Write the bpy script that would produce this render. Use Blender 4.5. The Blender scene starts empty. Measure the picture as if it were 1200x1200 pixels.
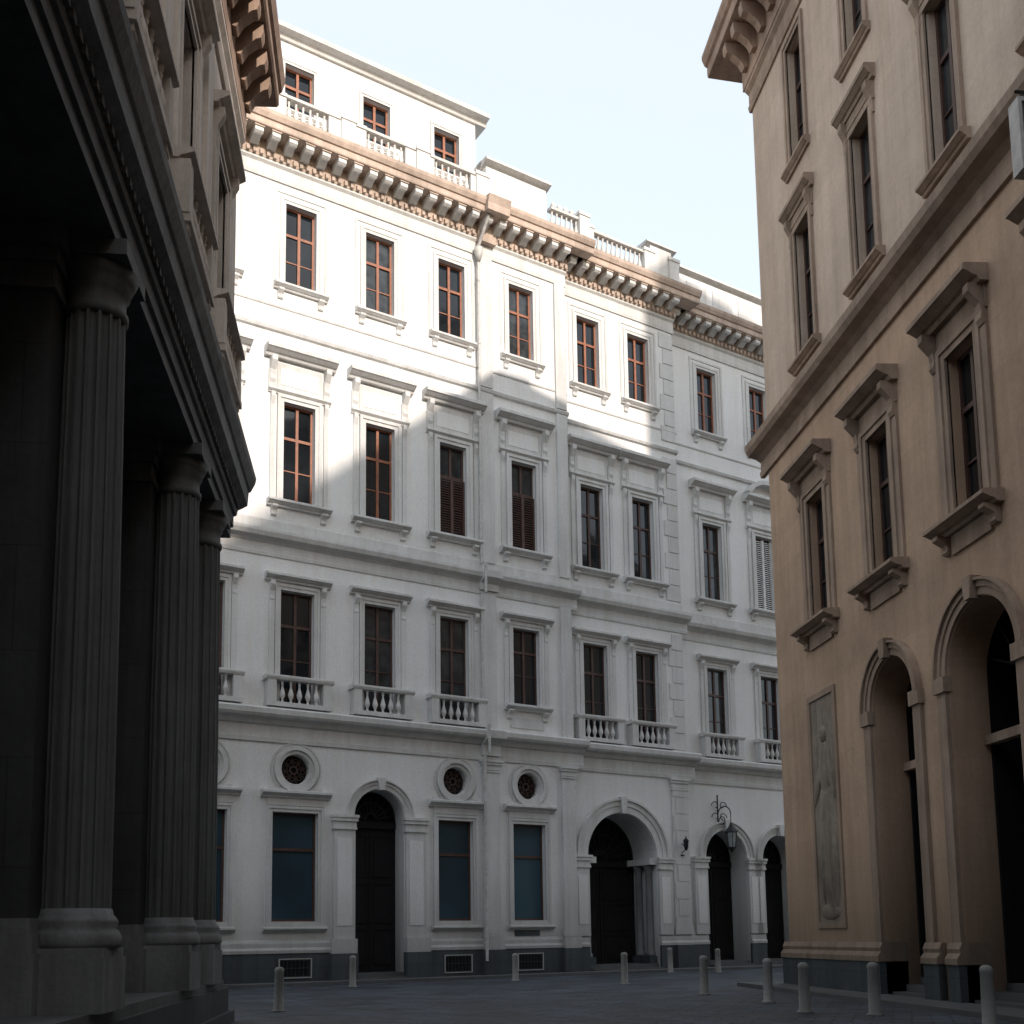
import bpy, math, random
from mathutils import Vector as V, Matrix
random.seed(7)
R=random.random
scene=bpy.context.scene
# ------------------------------------------------------------------ materials
def newmat(name):
    m=bpy.data.materials.new(name); m.use_nodes=True
    nt=m.node_tree; b=nt.nodes['Principled BSDF']; return m,nt,b
def N(nt,t,**k):
    n=nt.nodes.new(t)
    for a,v in k.items(): setattr(n,a,v)
    return n
def ramp(nt,src,p0,p1,c0,c1):
    r=N(nt,'ShaderNodeValToRGB'); e=r.color_ramp.elements
    e[0].position=p0; e[0].color=(*c0,1); e[1].position=p1; e[1].color=(*c1,1)
    nt.links.new(src,r.inputs[0]); return r.outputs[0]
def mul(nt,a,b,f=1.0):
    m=N(nt,'ShaderNodeMix',data_type='RGBA',blend_type='MULTIPLY'); m.inputs[0].default_value=f
    nt.links.new(a,m.inputs[6]); nt.links.new(b,m.inputs[7]); return m.outputs[2]
def stucco(name,base,rough=.85,streak=.35,patch=.18,grime=.4,joints=None,upper=None,bump=.25):
    m,nt,b=newmat(name); L=nt.links
    tc=N(nt,'ShaderNodeTexCoord'); O=tc.outputs['Object']
    n1=N(nt,'ShaderNodeTexNoise'); n1.inputs['Scale'].default_value=.55; n1.inputs['Detail'].default_value=6; n1.inputs['Roughness'].default_value=.65; L.new(O,n1.inputs[0])
    dk=tuple(c*(1-patch*1.6) for c in base); lt=tuple(min(1,c*(1+patch*.45)) for c in base)
    col=ramp(nt,n1.outputs[0],.32,.68,dk,lt)
    sep=N(nt,'ShaderNodeSeparateXYZ'); L.new(O,sep.inputs[0])
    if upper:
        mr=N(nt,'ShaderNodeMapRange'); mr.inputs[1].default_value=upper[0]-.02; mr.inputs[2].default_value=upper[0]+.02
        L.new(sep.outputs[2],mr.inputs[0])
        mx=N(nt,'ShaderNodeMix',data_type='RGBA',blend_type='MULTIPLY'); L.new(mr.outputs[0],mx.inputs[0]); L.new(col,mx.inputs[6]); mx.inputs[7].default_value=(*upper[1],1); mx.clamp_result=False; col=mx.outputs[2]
    mp=N(nt,'ShaderNodeMapping'); mp.inputs['Scale'].default_value=(2.6,2.6,.16); L.new(O,mp.inputs[0])
    n2=N(nt,'ShaderNodeTexNoise'); n2.inputs['Scale'].default_value=1; n2.inputs['Detail'].default_value=5; n2.inputs['Roughness'].default_value=.7; L.new(mp.outputs[0],n2.inputs[0])
    s=1-streak
    col=mul(nt,col,ramp(nt,n2.outputs[0],.34,.6,(s,s*.98,s*.95),(1,1,1)))
    if grime:
        ad=N(nt,'ShaderNodeMath',operation='MULTIPLY_ADD'); L.new(n1.outputs[0],ad.inputs[0]); ad.inputs[1].default_value=-3.; L.new(sep.outputs[2],ad.inputs[2])
        g=1-grime
        mr=N(nt,'ShaderNodeMapRange'); mr.inputs[1].default_value=-1.2; mr.inputs[2].default_value=2.2; L.new(ad.outputs[0],mr.inputs[0])
        col=mul(nt,col,ramp(nt,mr.outputs[0],0,1,(g,g,g*.98),(1,1,1)))
    n3=N(nt,'ShaderNodeTexNoise'); n3.inputs['Scale'].default_value=14; n3.inputs['Detail'].default_value=6; L.new(O,n3.inputs[0])
    col=mul(nt,col,ramp(nt,n3.outputs[0],.3,.62,(.9,.9,.89),(1,1,1)))
    h=n3.outputs[0]
    if joints:
        w,hh,dkj=joints
        ad=N(nt,'ShaderNodeMath',operation='ADD'); L.new(sep.outputs[0],ad.inputs[0]); L.new(sep.outputs[1],ad.inputs[1])
        cb=N(nt,'ShaderNodeCombineXYZ'); L.new(ad.outputs[0],cb.inputs[0]); L.new(sep.outputs[2],cb.inputs[1])
        br=N(nt,'ShaderNodeTexBrick'); br.inputs['Scale'].default_value=1; br.inputs['Brick Width'].default_value=w; br.inputs['Row Height'].default_value=hh
        br.inputs['Mortar Size'].default_value=.008; br.inputs['Mortar Smooth'].default_value=.3
        br.inputs['Color1'].default_value=(1,1,1,1); br.inputs['Color2'].default_value=(.93,.925,.92,1); br.inputs['Mortar'].default_value=(dkj,dkj,dkj,1)
        L.new(cb.outputs[0],br.inputs[0]); col=mul(nt,col,br.outputs[0])
    L.new(col,b.inputs['Base Color']); b.inputs['Roughness'].default_value=rough
    bp=N(nt,'ShaderNodeBump'); bp.inputs['Strength'].default_value=bump; bp.inputs['Distance'].default_value=.02; L.new(h,bp.inputs['Height']); L.new(bp.outputs[0],b.inputs['Normal'])
    return m
def simple(name,base,rough=.5,metal=0,var=.2,scale=6):
    m,nt,b=newmat(name); L=nt.links
    tc=N(nt,'ShaderNodeTexCoord'); n1=N(nt,'ShaderNodeTexNoise'); n1.inputs['Scale'].default_value=scale; n1.inputs['Detail'].default_value=4; L.new(tc.outputs['Object'],n1.inputs[0])
    L.new(ramp(nt,n1.outputs[0],.3,.7,tuple(c*(1-var) for c in base),tuple(min(1,c*(1+var)) for c in base)),b.inputs['Base Color'])
    b.inputs['Roughness'].default_value=rough; b.inputs['Metallic'].default_value=metal; return m
def glassm(name,base,rough=.06,ior=1.5,sc=.6):
    m,nt,b=newmat(name); L=nt.links
    tc=N(nt,'ShaderNodeTexCoord'); n1=N(nt,'ShaderNodeTexNoise'); n1.inputs['Scale'].default_value=sc; L.new(tc.outputs['Object'],n1.inputs[0])
    L.new(ramp(nt,n1.outputs[0],.35,.65,tuple(c*.6 for c in base),tuple(c*1.4 for c in base)),b.inputs['Base Color'])
    b.inputs['Roughness'].default_value=rough; b.inputs['IOR'].default_value=ior
    n2=N(nt,'ShaderNodeTexNoise'); n2.inputs['Scale'].default_value=2.2; L.new(tc.outputs['Object'],n2.inputs[0])
    bp=N(nt,'ShaderNodeBump'); bp.inputs['Strength'].default_value=.12; bp.inputs['Distance'].default_value=.02; L.new(n2.outputs[0],bp.inputs['Height']); L.new(bp.outputs[0],b.inputs['Normal'])
    return m
M={}
M['white']=stucco('white_stucco',(.74,.74,.735),streak=.05,patch=.035,grime=.45)
M['wtrim']=stucco('white_stone_trim',(.64,.64,.63),streak=.14,patch=.08,grime=.45)
M['cornice']=stucco('cornice_stone',(.54,.43,.36),streak=.25,patch=.2,grime=0)
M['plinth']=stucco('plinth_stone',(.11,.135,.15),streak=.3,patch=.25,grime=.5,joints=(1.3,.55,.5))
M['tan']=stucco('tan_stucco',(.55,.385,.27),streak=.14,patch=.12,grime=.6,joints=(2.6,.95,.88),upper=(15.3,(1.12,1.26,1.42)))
M['ttrim']=stucco('tan_stone_trim',(.42,.31,.235),streak=.3,patch=.2,grime=.5)
M['tcorn']=stucco('eave_stone',(.44,.31,.235),streak=.3,patch=.2,grime=0)
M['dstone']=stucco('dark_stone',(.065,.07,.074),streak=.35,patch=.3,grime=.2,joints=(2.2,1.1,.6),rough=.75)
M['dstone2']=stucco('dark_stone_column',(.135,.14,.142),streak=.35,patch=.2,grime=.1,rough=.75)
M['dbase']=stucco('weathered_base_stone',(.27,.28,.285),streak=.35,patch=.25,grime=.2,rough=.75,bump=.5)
M['cream']=stucco('cream_stucco',(.68,.61,.55),streak=.25,patch=.15,grime=0)
M['wood']=simple('window_wood',(.24,.085,.04),.5,0,.25)
M['woodd']=simple('window_wood_dark',(.065,.032,.022),.55,0,.25)
M['door']=simple('door_wood',(.006,.006,.007),.95,0,.3)
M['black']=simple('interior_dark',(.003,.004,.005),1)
M['glass']=glassm('window_glass',(.008,.011,.014))
M['glass2']=glassm('window_glass_curtain',(.03,.034,.037),.1,1.5,3)
M['teal']=glassm('ground_window_glass',(.024,.055,.075),.3,1.4,.25)
M['iron']=simple('wrought_iron',(.02,.02,.022),.6,.3)
M['pipe']=simple('downpipe_metal',(.46,.45,.43),.6,.1)
M['louv']=simple('white_louvre',(.6,.6,.58),.6)
M['marble']=stucco('relief_marble',(.36,.30,.24),streak=.45,patch=.35,grime=.3,bump=1.)
M['boll']=stucco('bollard_stone',(.34,.34,.33),streak=.3,patch=.2,grime=.2)
M['roof']=simple('roof_tile',(.22,.11,.07),.8)
M['lglass']=simple('lantern_glass',(.25,.28,.28),.15)
M['sign']=simple('sign_panel',(.08,.09,.09),.4)
M['step']=stucco('step_stone',(.11,.115,.12),streak=.1,patch=.2,grime=.2)
# ------------------------------------------------------------------ builder
class F:
    def __init__(s,name,o=(0,0,0),u=(1,0,0),n=(0,-1,0)):
        s.name=name; s.o=V(o); s.u=V(u); s.n=V(n); s.v=[]; s.f=[]; s.m=[]; s.ml=[]; s.sm=[]; s.off=0
    def P(s,u,n,z): return s.o+s.u*u+s.n*(n+s.off)+V((0,0,z))
    def mi(s,m):
        if m not in s.ml: s.ml.append(m)
        return s.ml.index(m)
    def add(s,pts,faces,m,smooth=False):
        b=len(s.v); s.v+= [s.P(*p) for p in pts]; i=s.mi(m)
        for f in faces: s.f.append([b+k for k in f]); s.m.append(i); s.sm.append(smooth)
    def box(s,u0,u1,n0,n1,z0,z1,m):
        s.add([(u,n,z) for u in(u0,u1) for n in(n0,n1) for z in(z0,z1)],[(0,1,3,2),(4,6,7,5),(0,4,5,1),(2,3,7,6),(0,2,6,4),(1,5,7,3)],m)
    def quad(s,a,b,c,d,m): s.add([a,b,c,d],[(0,1,2,3)],m)
    def prof(s,u0,u1,pts,m):
        k=len(pts)
        s.add([(u0,n,z) for n,z in pts]+[(u1,n,z) for n,z in pts],[(i,(i+1)%k,k+(i+1)%k,k+i) for i in range(k)]+[tuple(range(k)),tuple(range(2*k-1,k-1,-1))],m)
    def profn(s,n0,n1,pts,m):   # polygon in (u,z) extruded along n
        k=len(pts)
        s.add([(u,n0,z) for u,z in pts]+[(u,n1,z) for u,z in pts],[(i,(i+1)%k,k+(i+1)%k,k+i) for i in range(k)]+[tuple(range(k)),tuple(range(2*k-1,k-1,-1))],m)
    def lathe(s,u,n,prof,m,seg=10,smooth=True):
        pts=[];fs=[]
        for r,z in prof:
            for i in range(seg):
                a=2*math.pi*i/seg; pts.append((u+r*math.cos(a),n+r*math.sin(a),z))
        for j in range(len(prof)-1):
            for i in range(seg):
                a=j*seg+i;b=j*seg+(i+1)%seg; fs.append((a,b,b+seg,a+seg))
        fs.append(tuple(range(seg-1,-1,-1))); k=(len(prof)-1)*seg; fs.append(tuple(range(k,k+seg)))
        s.add(pts,fs,m,smooth)
    def ring(s,cu,cz,r0,r1,n0,n1,m,a0=0,a1=math.pi,seg=28):
        pts=[];fs=[]
        for i in range(seg+1):
            a=a0+(a1-a0)*i/seg; c,q=math.cos(a),math.sin(a)
            pts+=[(cu+r0*c,n0,cz+r0*q),(cu+r0*c,n1,cz+r0*q),(cu+r1*c,n1,cz+r1*q),(cu+r1*c,n0,cz+r1*q)]
        for i in range(seg):
            b=4*i
            for j in range(4): fs.append((b+j,b+(j+1)%4,b+4+(j+1)%4,b+4+j))
        fs+= [(0,1,2,3),(4*seg+3,4*seg+2,4*seg+1,4*seg)]
        s.add(pts,fs,m)
    def tube(s,p,q,r,m,seg=8):
        a=s.P(*p); b=s.P(*q); d=(b-a).normalized(); x=d.orthogonal().normalized(); y=d.cross(x)
        base=len(s.v); i=s.mi(m)
        for c in (a,b):
            for k in range(seg):
                t=2*math.pi*k/seg; s.v.append(c+x*r*math.cos(t)+y*r*math.sin(t))
        for k in range(seg):
            s.f.append([base+k,base+(k+1)%seg,base+seg+(k+1)%seg,base+seg+k]); s.m.append(i); s.sm.append(True)
    def outline(s,op):
        t=op[0]
        if t=='rect':
            _,cu,w,zb,zt=op; return [(cu-w/2,zb),(cu+w/2,zb),(cu+w/2,zt),(cu-w/2,zt)],(cu,(zb+zt)/2)
        if t=='arch':
            _,cu,w,zb,zs=op; r=w/2
            return [(cu-r,zb),(cu+r,zb)]+[(cu+r*math.cos(math.pi*i/20),zs+r*math.sin(math.pi*i/20)) for i in range(21)],(cu,(zb+zs)/2+.2*r)
        _,cu,cz,r=op; return [(cu+r*math.cos(2*math.pi*i/28),cz+r*math.sin(2*math.pi*i/28)) for i in range(28)],(cu,cz)
    def cell(s,u0,u1,z0,z1,op,m,depth=.3,mr=None):
        if op is None:
            s.quad((u0,0,z0),(u1,0,z0),(u1,0,z1),(u0,0,z1),m); return
        poly,(cu,cz)=s.outline(op); rect=[(u0,z0),(u1,z0),(u1,z1),(u0,z1)]
        def hit(pl,a):
            dx,dz=math.cos(a),math.sin(a); best=None
            for i in range(len(pl)):
                (x1,y1),(x2,y2)=pl[i],pl[(i+1)%len(pl)]
                ex,ey=x2-x1,y2-y1; det=dx*(-ey)+ex*dz
                if abs(det)<1e-12: continue
                rx,ry=x1-cu,y1-cz
                t=(rx*(-ey)+ex*ry)/det; w=(dx*ry-dz*rx)/det
                if t>1e-6 and -1e-5<=w<=1+1e-5 and (best is None or t>best): best=t
            return (cu+dx*best,cz+dz*best)
        an=sorted(set(round(math.atan2(z-cz,u-cu),6) for u,z in poly+rect))
        inn=[hit(poly,a) for a in an]; out=[hit(rect,a) for a in an]; k=len(an)
        s.add([(u,0,z) for u,z in inn]+[(u,0,z) for u,z in out],[(i,(i+1)%k,k+(i+1)%k,k+i) for i in range(k)],m)
        k=len(poly)
        s.add([(u,0,z) for u,z in poly]+[(u,-depth,z) for u,z in poly],[(i,(i+1)%k,k+(i+1)%k,k+i) for i in range(k)],mr or m)
    def finish(s,parent):
        me=bpy.data.meshes.new(s.name); me.from_pydata([tuple(p) for p in s.v],[],s.f)
        for k in s.ml: me.materials.append(M[k])
        me.polygons.foreach_set('material_index',s.m); me.polygons.foreach_set('use_smooth',s.sm); me.update()
        ob=bpy.data.objects.new(s.name,me); scene.collection.objects.link(ob); ob.parent=parent; return ob
def root(name):
    e=bpy.data.objects.new(name,None); scene.collection.objects.link(e); return e
def window(G,W,cu,w,zb,zt,n=-.2,wood='wood',glass=None,mull=True,trans=(.68,),bars=()):
    """frame parts on W, glass on G; recessed at n"""
    t=.075
    if glass is None: glass='glass' if R()<.8 else 'glass2'
    W.box(cu-w/2,cu-w/2+t,n-.06,n,zb,zt,wood); W.box(cu+w/2-t,cu+w/2,n-.06,n,zb,zt,wood)
    W.box(cu-w/2+t,cu+w/2-t,n-.06,n-.002,zt-t,zt,wood); W.box(cu-w/2+t,cu+w/2-t,n-.06,n-.002,zb,zb+t,wood)
    if mull: W.box(cu-.05,cu+.05,n-.05,n+.015,zb+t,zt-t,wood)
    for f in trans: z=zb+(zt-zb)*f; W.box(cu-w/2+t,cu+w/2-t,n-.055,n+.006,z-.05,z+.05,wood)
    for f in bars:  z=zb+(zt-zb)*f; W.box(cu-w/2+t,cu+w/2-t,n-.052,n-.012,z-.02,z+.02,wood)
    zs=[zb]+[zb+(zt-zb)*f for f in trans]+[zt]; us=[cu-w/2,cu,cu+w/2] if mull else [cu-w/2,cu+w/2]
    for i in range(len(zs)-1):
        for j in range(len(us)-1):
            e=[(R()-.5)*.02 for _ in range(3)]
            G.add([(us[j],n-.045+e[0],zs[i]),(us[j+1],n-.045+e[1],zs[i]),(us[j+1],n-.045+e[1]+e[2],zs[i+1]),(us[j],n-.045+e[0]+e[2],zs[i+1])],[(0,1,2,3)],glass)
def louvres(W,cu,w,zb,zt,n,m):
    W.box(cu-w/2,cu-w/2+.07,n-.03,n+.03,zb,zt,m);W.box(cu+w/2-.07,cu+w/2,n-.03,n+.03,zb,zt,m);W.box(cu-.06,cu+.06,n-.03,n+.035,zb,zt,m)
    z=zb+.05
    while z<zt-.05:
        W.prof(cu-w/2+.05,cu+w/2-.05,[(n-.03,z+.05),(n+.015,z),(n+.02,z+.012),(n-.025,z+.062)],m); z+=.095
def frame(T,cu,w,zb,zt,b,p,m,bottom=False):
    """stepped architrave round a rectangular opening"""
    for (bi,bo,pp) in ((0,b*.55,p*.6),(b*.55,b,p)):
        a,c=w/2+bi,w/2+bo; zt0,zt1=zt+bi,zt+bo; z0=zb-(bo if bottom else 0)
        T.box(cu-c,cu-a,-.03,pp,z0,zt1,m); T.box(cu+a,cu+c,-.03,pp,z0,zt1,m)
        T.box(cu-a,cu+a,-.03,pp-.002,zt0,zt1,m)
        if bottom: T.box(cu-a,cu+a,-.03,pp-.002,zb-bo,zb-bi,m)
def ledge(T,u0,u1,z0,z1,p,m):
    h=z1-z0
    T.prof(u0,u1,[(-.03,z0),(p*.35,z0),(p*.45,z0+h*.25),(p*.6,z0+h*.3),(p*.9,z0+h*.55),(p,z0+h*.6),(p,z0+h*.92),(p*.93,z1),(-.03,z1+.02)],m)
def console(T,u,w,z0,z1,p,m):
    h=z1-z0
    T.prof(u-w/2,u+w/2,[(-.03,z0),(p*.25,z0),(p*.4,z0+h*.12),(p*.32,z0+h*.3),(p*.4,z0+h*.5),(p*.75,z0+h*.68),(p,z0+h*.8),(p,z1),(-.03,z1)],m)
def sill(T,cu,w,z,p,m,br=True):
    ledge(T,cu-w/2,cu+w/2,z-.22,z,p,m)
    if br:
        for q in(-1,1): console(T,cu+q*(w/2-.25),.2,z-.55,z-.2,p*.75,m)
BP=[(.35,0),(.35,.06),(.22,.1),(.3,.16),(.62,.3),(.66,.38),(.5,.5),(.26,.68),(.22,.8),(.34,.85),(.22,.9),(.38,.94),(.38,1)]
def baluster(T,u,n,z0,h,r,m,seg=8): T.lathe(u,n,[(a*r*1.5,z0+b*h) for a,b in BP],m,seg)
def balustrade(T,u0,u1,n,z0,z1,m,sp=.24,r=.1,d=.13):
    T.box(u0,u1,n-d,n+d,z0,z0+.12,m); T.prof(u0,u1,[(n-d-.03,z1-.13),(n+d+.03,z1-.13),(n+d+.05,z1-.05),(n+d,z1),(n-d,z1),(n-d-.05,z1-.05)],m)
    k=max(1,int((u1-u0)/sp))
    for i in range(k): baluster(T,u0+(i+.5)*(u1-u0)/k,n,z0+.12,z1-z0-.25,r,m)
def post(T,u0,u1,n0,n1,z0,z1,m):
    T.box(u0,u1,n0,n1,z0,z1-.12,m); T.box(u0-.04,u1+.04,n0-.04,n1+.04,z1-.14,z1,m); T.box(u0-.03,u1+.03,n0-.03,n1+.03,z0,z0+.15,m)
def arch(T,cu,zs,r,b,m,p=.12,key=True):
    T.ring(cu,zs,r+.02,r+b*.5,-.03,p*.5,m); T.ring(cu,zs,r+b*.5,r+b*.85,-.03,p*.8,m); T.ring(cu,zs,r+b*.85,r+b,-.03,p*1.3,m)
    if key: T.profn(-.03,p*1.7,[(cu-.1,zs+r-.03),(cu+.1,zs+r-.03),(cu+.16,zs+r+b+.05),(cu-.16,zs+r+b+.05)],m)
def impost(T,u0,u1,z0,p,m,h=.45):
    for i,(a,b,q) in enumerate(((0,.15,.5),(.15,.55,.3),(.55,.8,.8),(.8,1,1.1))):
        T.box(u0-q*p*.6,u1+q*p*.6,-.03,p+q*p*.8,z0+a*h+.001*i,z0+b*h,m)
def pilaster(T,u0,u1,z0,z1,p,m,cap=.5,base=.4):
    T.box(u0,u1,-.03,p,z0+base,z1-cap,m)
    for a,b,q in ((0,.45,.09),(.45,.7,.06),(.7,1,.03)): T.box(u0-q,u1+q,-.03,p+q,z0+a*base,z0+b*base,m)
    for a,b,q in ((0,.12,.04),(.2,.6,.03),(.6,.82,.08),(.82,1,.12)): T.box(u0-q,u1+q,-.03,p+q,z1-cap+a*cap,z1-cap+b*cap,m)
    T.box(u0+.01,u1-.01,-.03,p-.01,z1-cap,z1-.01,m)
def doorleaf(D,cu,w,zb,zt,n):
    D.box(cu-w/2,cu+w/2,n-.08,n,zb,zt,'door'); D.box(cu-.04,cu+.04,n-.02,n+.05,zb,zt,'door')
    for sx in(-1,1):
        for a,b in((.05,.3),(.34,.62),(.66,.95)):
            c=cu+sx*w/4; ww=w/2-.25; z0=zb+(zt-zb)*a; z1=zb+(zt-zb)*b
            for (q0,q1,r0,r1) in((c-ww/2,c+ww/2,z0,z0+.05),(c-ww/2,c+ww/2,z1-.05,z1),(c-ww/2,c-ww/2+.05,z0+.05,z1-.05),(c+ww/2-.05,c+ww/2,z0+.05,z1-.05)):
                D.box(q0,q1,n-.01,n+.03,r0,r1,'door')
# ------------------------------------------------------------------ WHITE PALACE
d=V((2185,1065,0)).normalized(); nn=V((d.y,-d.x,0)); P0=V((-3.2,37.1,0))
WB=root('white_palace')
fw=F('walls',P0,d,nn); ft=F('stone_trim',P0,d,nn); fc=F('main_cornice',P0,d,nn); fg=F('window_glass',P0,d,nn); ff=F('window_frames',P0,d,nn); fb=F('balustrades',P0,d,nn); fd=F('doors',P0,d,nn); fi=F('iron_grilles',P0,d,nn); fp=F('downpipes',P0,d,nn)
ALL=[fw,ft,fc,fg,ff,fb,fd,fi,fp]
def setoff(x):
    for a in ALL: a.off=x
TOP=29.6
def upper(cu,u0,u1,row3='flat',bal=True,shut=0):
    zb2=9.27 if bal else 10.2
    fw.cell(u0,u1,8.5,14.9,('rect',cu,1.2,zb2,13.2),'white')
    window(fg,ff,cu,1.2,zb2,13.2,wood='woodd',trans=(.7,),bars=(.4,))
    frame(ft,cu,1.2,10.2,13.2,.2,.07,'wtrim')
    for q in(-1,1):
        ft.box(cu+q*.92-.1,cu+q*.92+.1,-.03,.06,10.2,13.2,'wtrim'); console(ft,cu+q*.92,.16,12.75,13.45,.2,'wtrim')
    ft.box(cu-.8,cu+.8,-.03,.045,13.4,13.46,'wtrim')
    ledge(ft,cu-1.18,cu+1.18,13.46,13.72,.3,'wtrim')
    if bal:
        ft.box(cu-1.15,cu+1.15,-.03,.4,9.12,9.27,'wtrim')
        ft.prof(cu-1.2,cu+1.2,[(.12,10.02),(.38,10.02),(.42,10.1),(.42,10.16),(.38,10.18),(.12,10.18)],'wtrim')
        for q in(-1,1): ft.box(cu+q*.9-.3,cu+q*.9+.3,-.03,.13,10.02,10.178,'wtrim')
        for q in(-1,1): ft.box(cu+q*.98-.15,cu+q*.98+.15,-.03,.36,9.27,10.02,'wtrim'); ft.box(cu+q*.72-.12,cu+q*.72+.12,-.03,.03,9.27,10.02,'wtrim')
        for i in range(5): baluster(fb,cu-.6+i*.3,.26,9.27,.75,.1,'wtrim')
    else:
        sill(ft,cu,2.1,10.18,.3,'wtrim')
        ft.box(cu-.75,cu+.75,-.03,.04,9.3,9.7,'wtrim')
    # row 3
    fw.cell(u0,u1,14.9,22.4,('rect',cu,1.15,16.36,19.9),'white')
    window(fg,ff,cu,1.15,16.36,19.9,wood='woodd' if cu>5 else 'wood',trans=(.66,),bars=(.33,))
    if shut==1: louvres(ff,cu,1.1,16.4,18.6,-.1,'woodd')
    if shut==2: louvres(ff,cu,1.1,16.4,19.8,-.1,'louv')
    frame(ft,cu,1.15,16.36,19.9,.24,.1,'wtrim')
    for q in(-1,1):
        ft.box(cu+q*.98-.08,cu+q*.98+.08,-.03,.06,16.36,19.4,'wtrim')
        console(ft,cu+q*.98,.15,19.3,20.15,.14,'wtrim')
        ft.box(cu+q*1.0-.13,cu+q*1.0+.13,-.03,.07,20.3,21.0,'wtrim'); console(ft,cu+q*1.0,.2,20.5,21.4,.3,'wtrim')
    ledge(ft,cu-1.15,cu+1.15,20.14,20.3,.16,'wtrim')
    ft.box(cu-.82,cu+.82,-.03,.03,20.36,21.28,'wtrim'); ft.box(cu-.7,cu+.7,-.02,.045,20.5,21.1,'white')
    ledge(ft,cu-1.3,cu+1.3,21.4,21.75,.46,'wtrim')
    if row3=='curve':
        ft.ring(cu,21.1,1.25,1.45,-.03,.4,'wtrim',a0=.55,a1=math.pi-.55,seg=16)
    sill(ft,cu,2.3,16.3,.32,'wtrim')
    # row 4
    fw.cell(u0,u1,22.4,TOP,('rect',cu,1.15,24.25,27.3),'white')
    window(fg,ff,cu,1.15,24.25,27.3,wood='wood',trans=(.66,),bars=(.33,))
    frame(ft,cu,1.15,24.25,27.3,.22,.06,'wtrim'); ft.box(cu-1.0,cu-.9,-.03,.035,24.25,27.75,'wtrim'); ft.box(cu+.9,cu+1.0,-.03,.035,24.25,27.75,'wtrim'); ft.box(cu-.9,cu+.9,-.03,.034,27.66,27.75,'wtrim')
    sill(ft,cu,2.0,24.2,.26,'wtrim')
def strings(u0,u1,e1=0):
    fc.prof(u0,u1+e1*.5,[(-.05,7.95),(.06,7.95),(.08,8.1),(.03,8.12),(.03,8.5),(.12,8.55),(.2,8.68),(.42,8.74),(.48,8.82),(.5,8.98),(.46,9.04),(-.05,9.12)],'wtrim')
    fc.prof(u0,u1+e1*.35,[(-.05,14.3),(.04,14.3),(.06,14.42),(.03,14.44),(.03,14.72),(.12,14.8),(.32,14.88),(.38,15.02),(.38,15.12),(-.05,15.22)],'wtrim')
    fc.prof(u0,u1+e1*.1,[(-.05,15.22),(.05,15.22),(.05,15.55),(.02,15.6),(-.05,15.6)],'wtrim')
    fc.prof(u0,u1+e1*.1,[(-.05,22.35),(.1,22.4),(.14,22.5),(.1,22.55),(-.05,22.6)],'wtrim')
    fc.prof(u0,u1+e1*.1,[(-.05,23.3),(.03,23.3),(.05,23.36),(-.05,23.4)],'wtrim')
def top(u0,u1,e0=0,e1=0):
    fc.prof(u0-e0*.1,u1+e1*.1,[(-.05,28.0),(.06,28.0),(.09,28.14),(.05,28.16),(.05,28.5),(.14,28.58),(.14,28.66),(-.05,28.66)],'wtrim')
    fc.box(u0-e0*.16,u1+e1*.16,-.05,.16,28.66,29.26,'cornice')
    fc.prof(u0-e0*.95,u1+e1*.95,[(-.05,29.26),(.92,29.26),(.94,29.3),(.94,29.5),(1.0,29.52),(1.08,29.66),(1.1,29.78),(-.05,29.9)],'cornice')
    u=u0
    while u<u1-.05:
        fc.box(u+.02,u+.14,.15,.27,28.68,28.85,'cornice'); u+=.245
    k=int(round((u1-u0)/.62))
    for i in range(k):
        c=u0+(i+.5)*(u1-u0)/k
        fc.prof(c-.15,c+.15,[(.1,28.93),(.3,28.9),(.42,28.97),(.6,29.05),(.76,29.0),(.84,29.06),(.84,29.22),(.1,29.22)],'wtrim')
        fc.box(c-.18,c+.18,.1,.88,29.2,29.262,'cornice')
# section A
setoff(0)
colsA=[-12.0,-8.95,-5.9,-2.82,.3,3.39,6.42,9.6]
ed=[-13.6]+[(colsA[i]+colsA[i+1])/2 for i in range(len(colsA)-1)]+[11.7]
for i,c in enumerate(colsA): upper(c,ed[i],ed[i+1],bal=(i!=7),shut=(1 if i in(6,7) else 0))
strings(-13.6,11.7,1); top(-13.6,11.7,0,1)
for (a,b) in((7.62,8.2),(11.2,11.7)):
    ft.box(a,b,-.03,.1,9.1,14.3,'wtrim'); ft.box(a,b,-.03,.1,15.55,22.36,'wtrim'); ft.box(a,b,-.03,.1,22.6,28.0,'wtrim')
for (a,b) in((7.5,8.3),):
    fc.prof(a,b,[(0,8.12),(.16,8.12),(.16,8.5),(.3,8.6),(.58,8.72),(.62,8.99),(.58,9.06),(0,9.14)],'wtrim')
    fc.prof(a,b,[(0,14.44),(.15,14.44),(.16,14.7),(.48,14.87),(.5,15.13),(0,15.24)],'wtrim')
    fc.box(a,b,0,.3,28.5,29.24,'cornice'); fc.prof(a-.1,b+.1,[(.5,29.24),(1.18,29.24),(1.2,29.52),(1.32,29.8),(.5,29.93)],'cornice')
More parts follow.
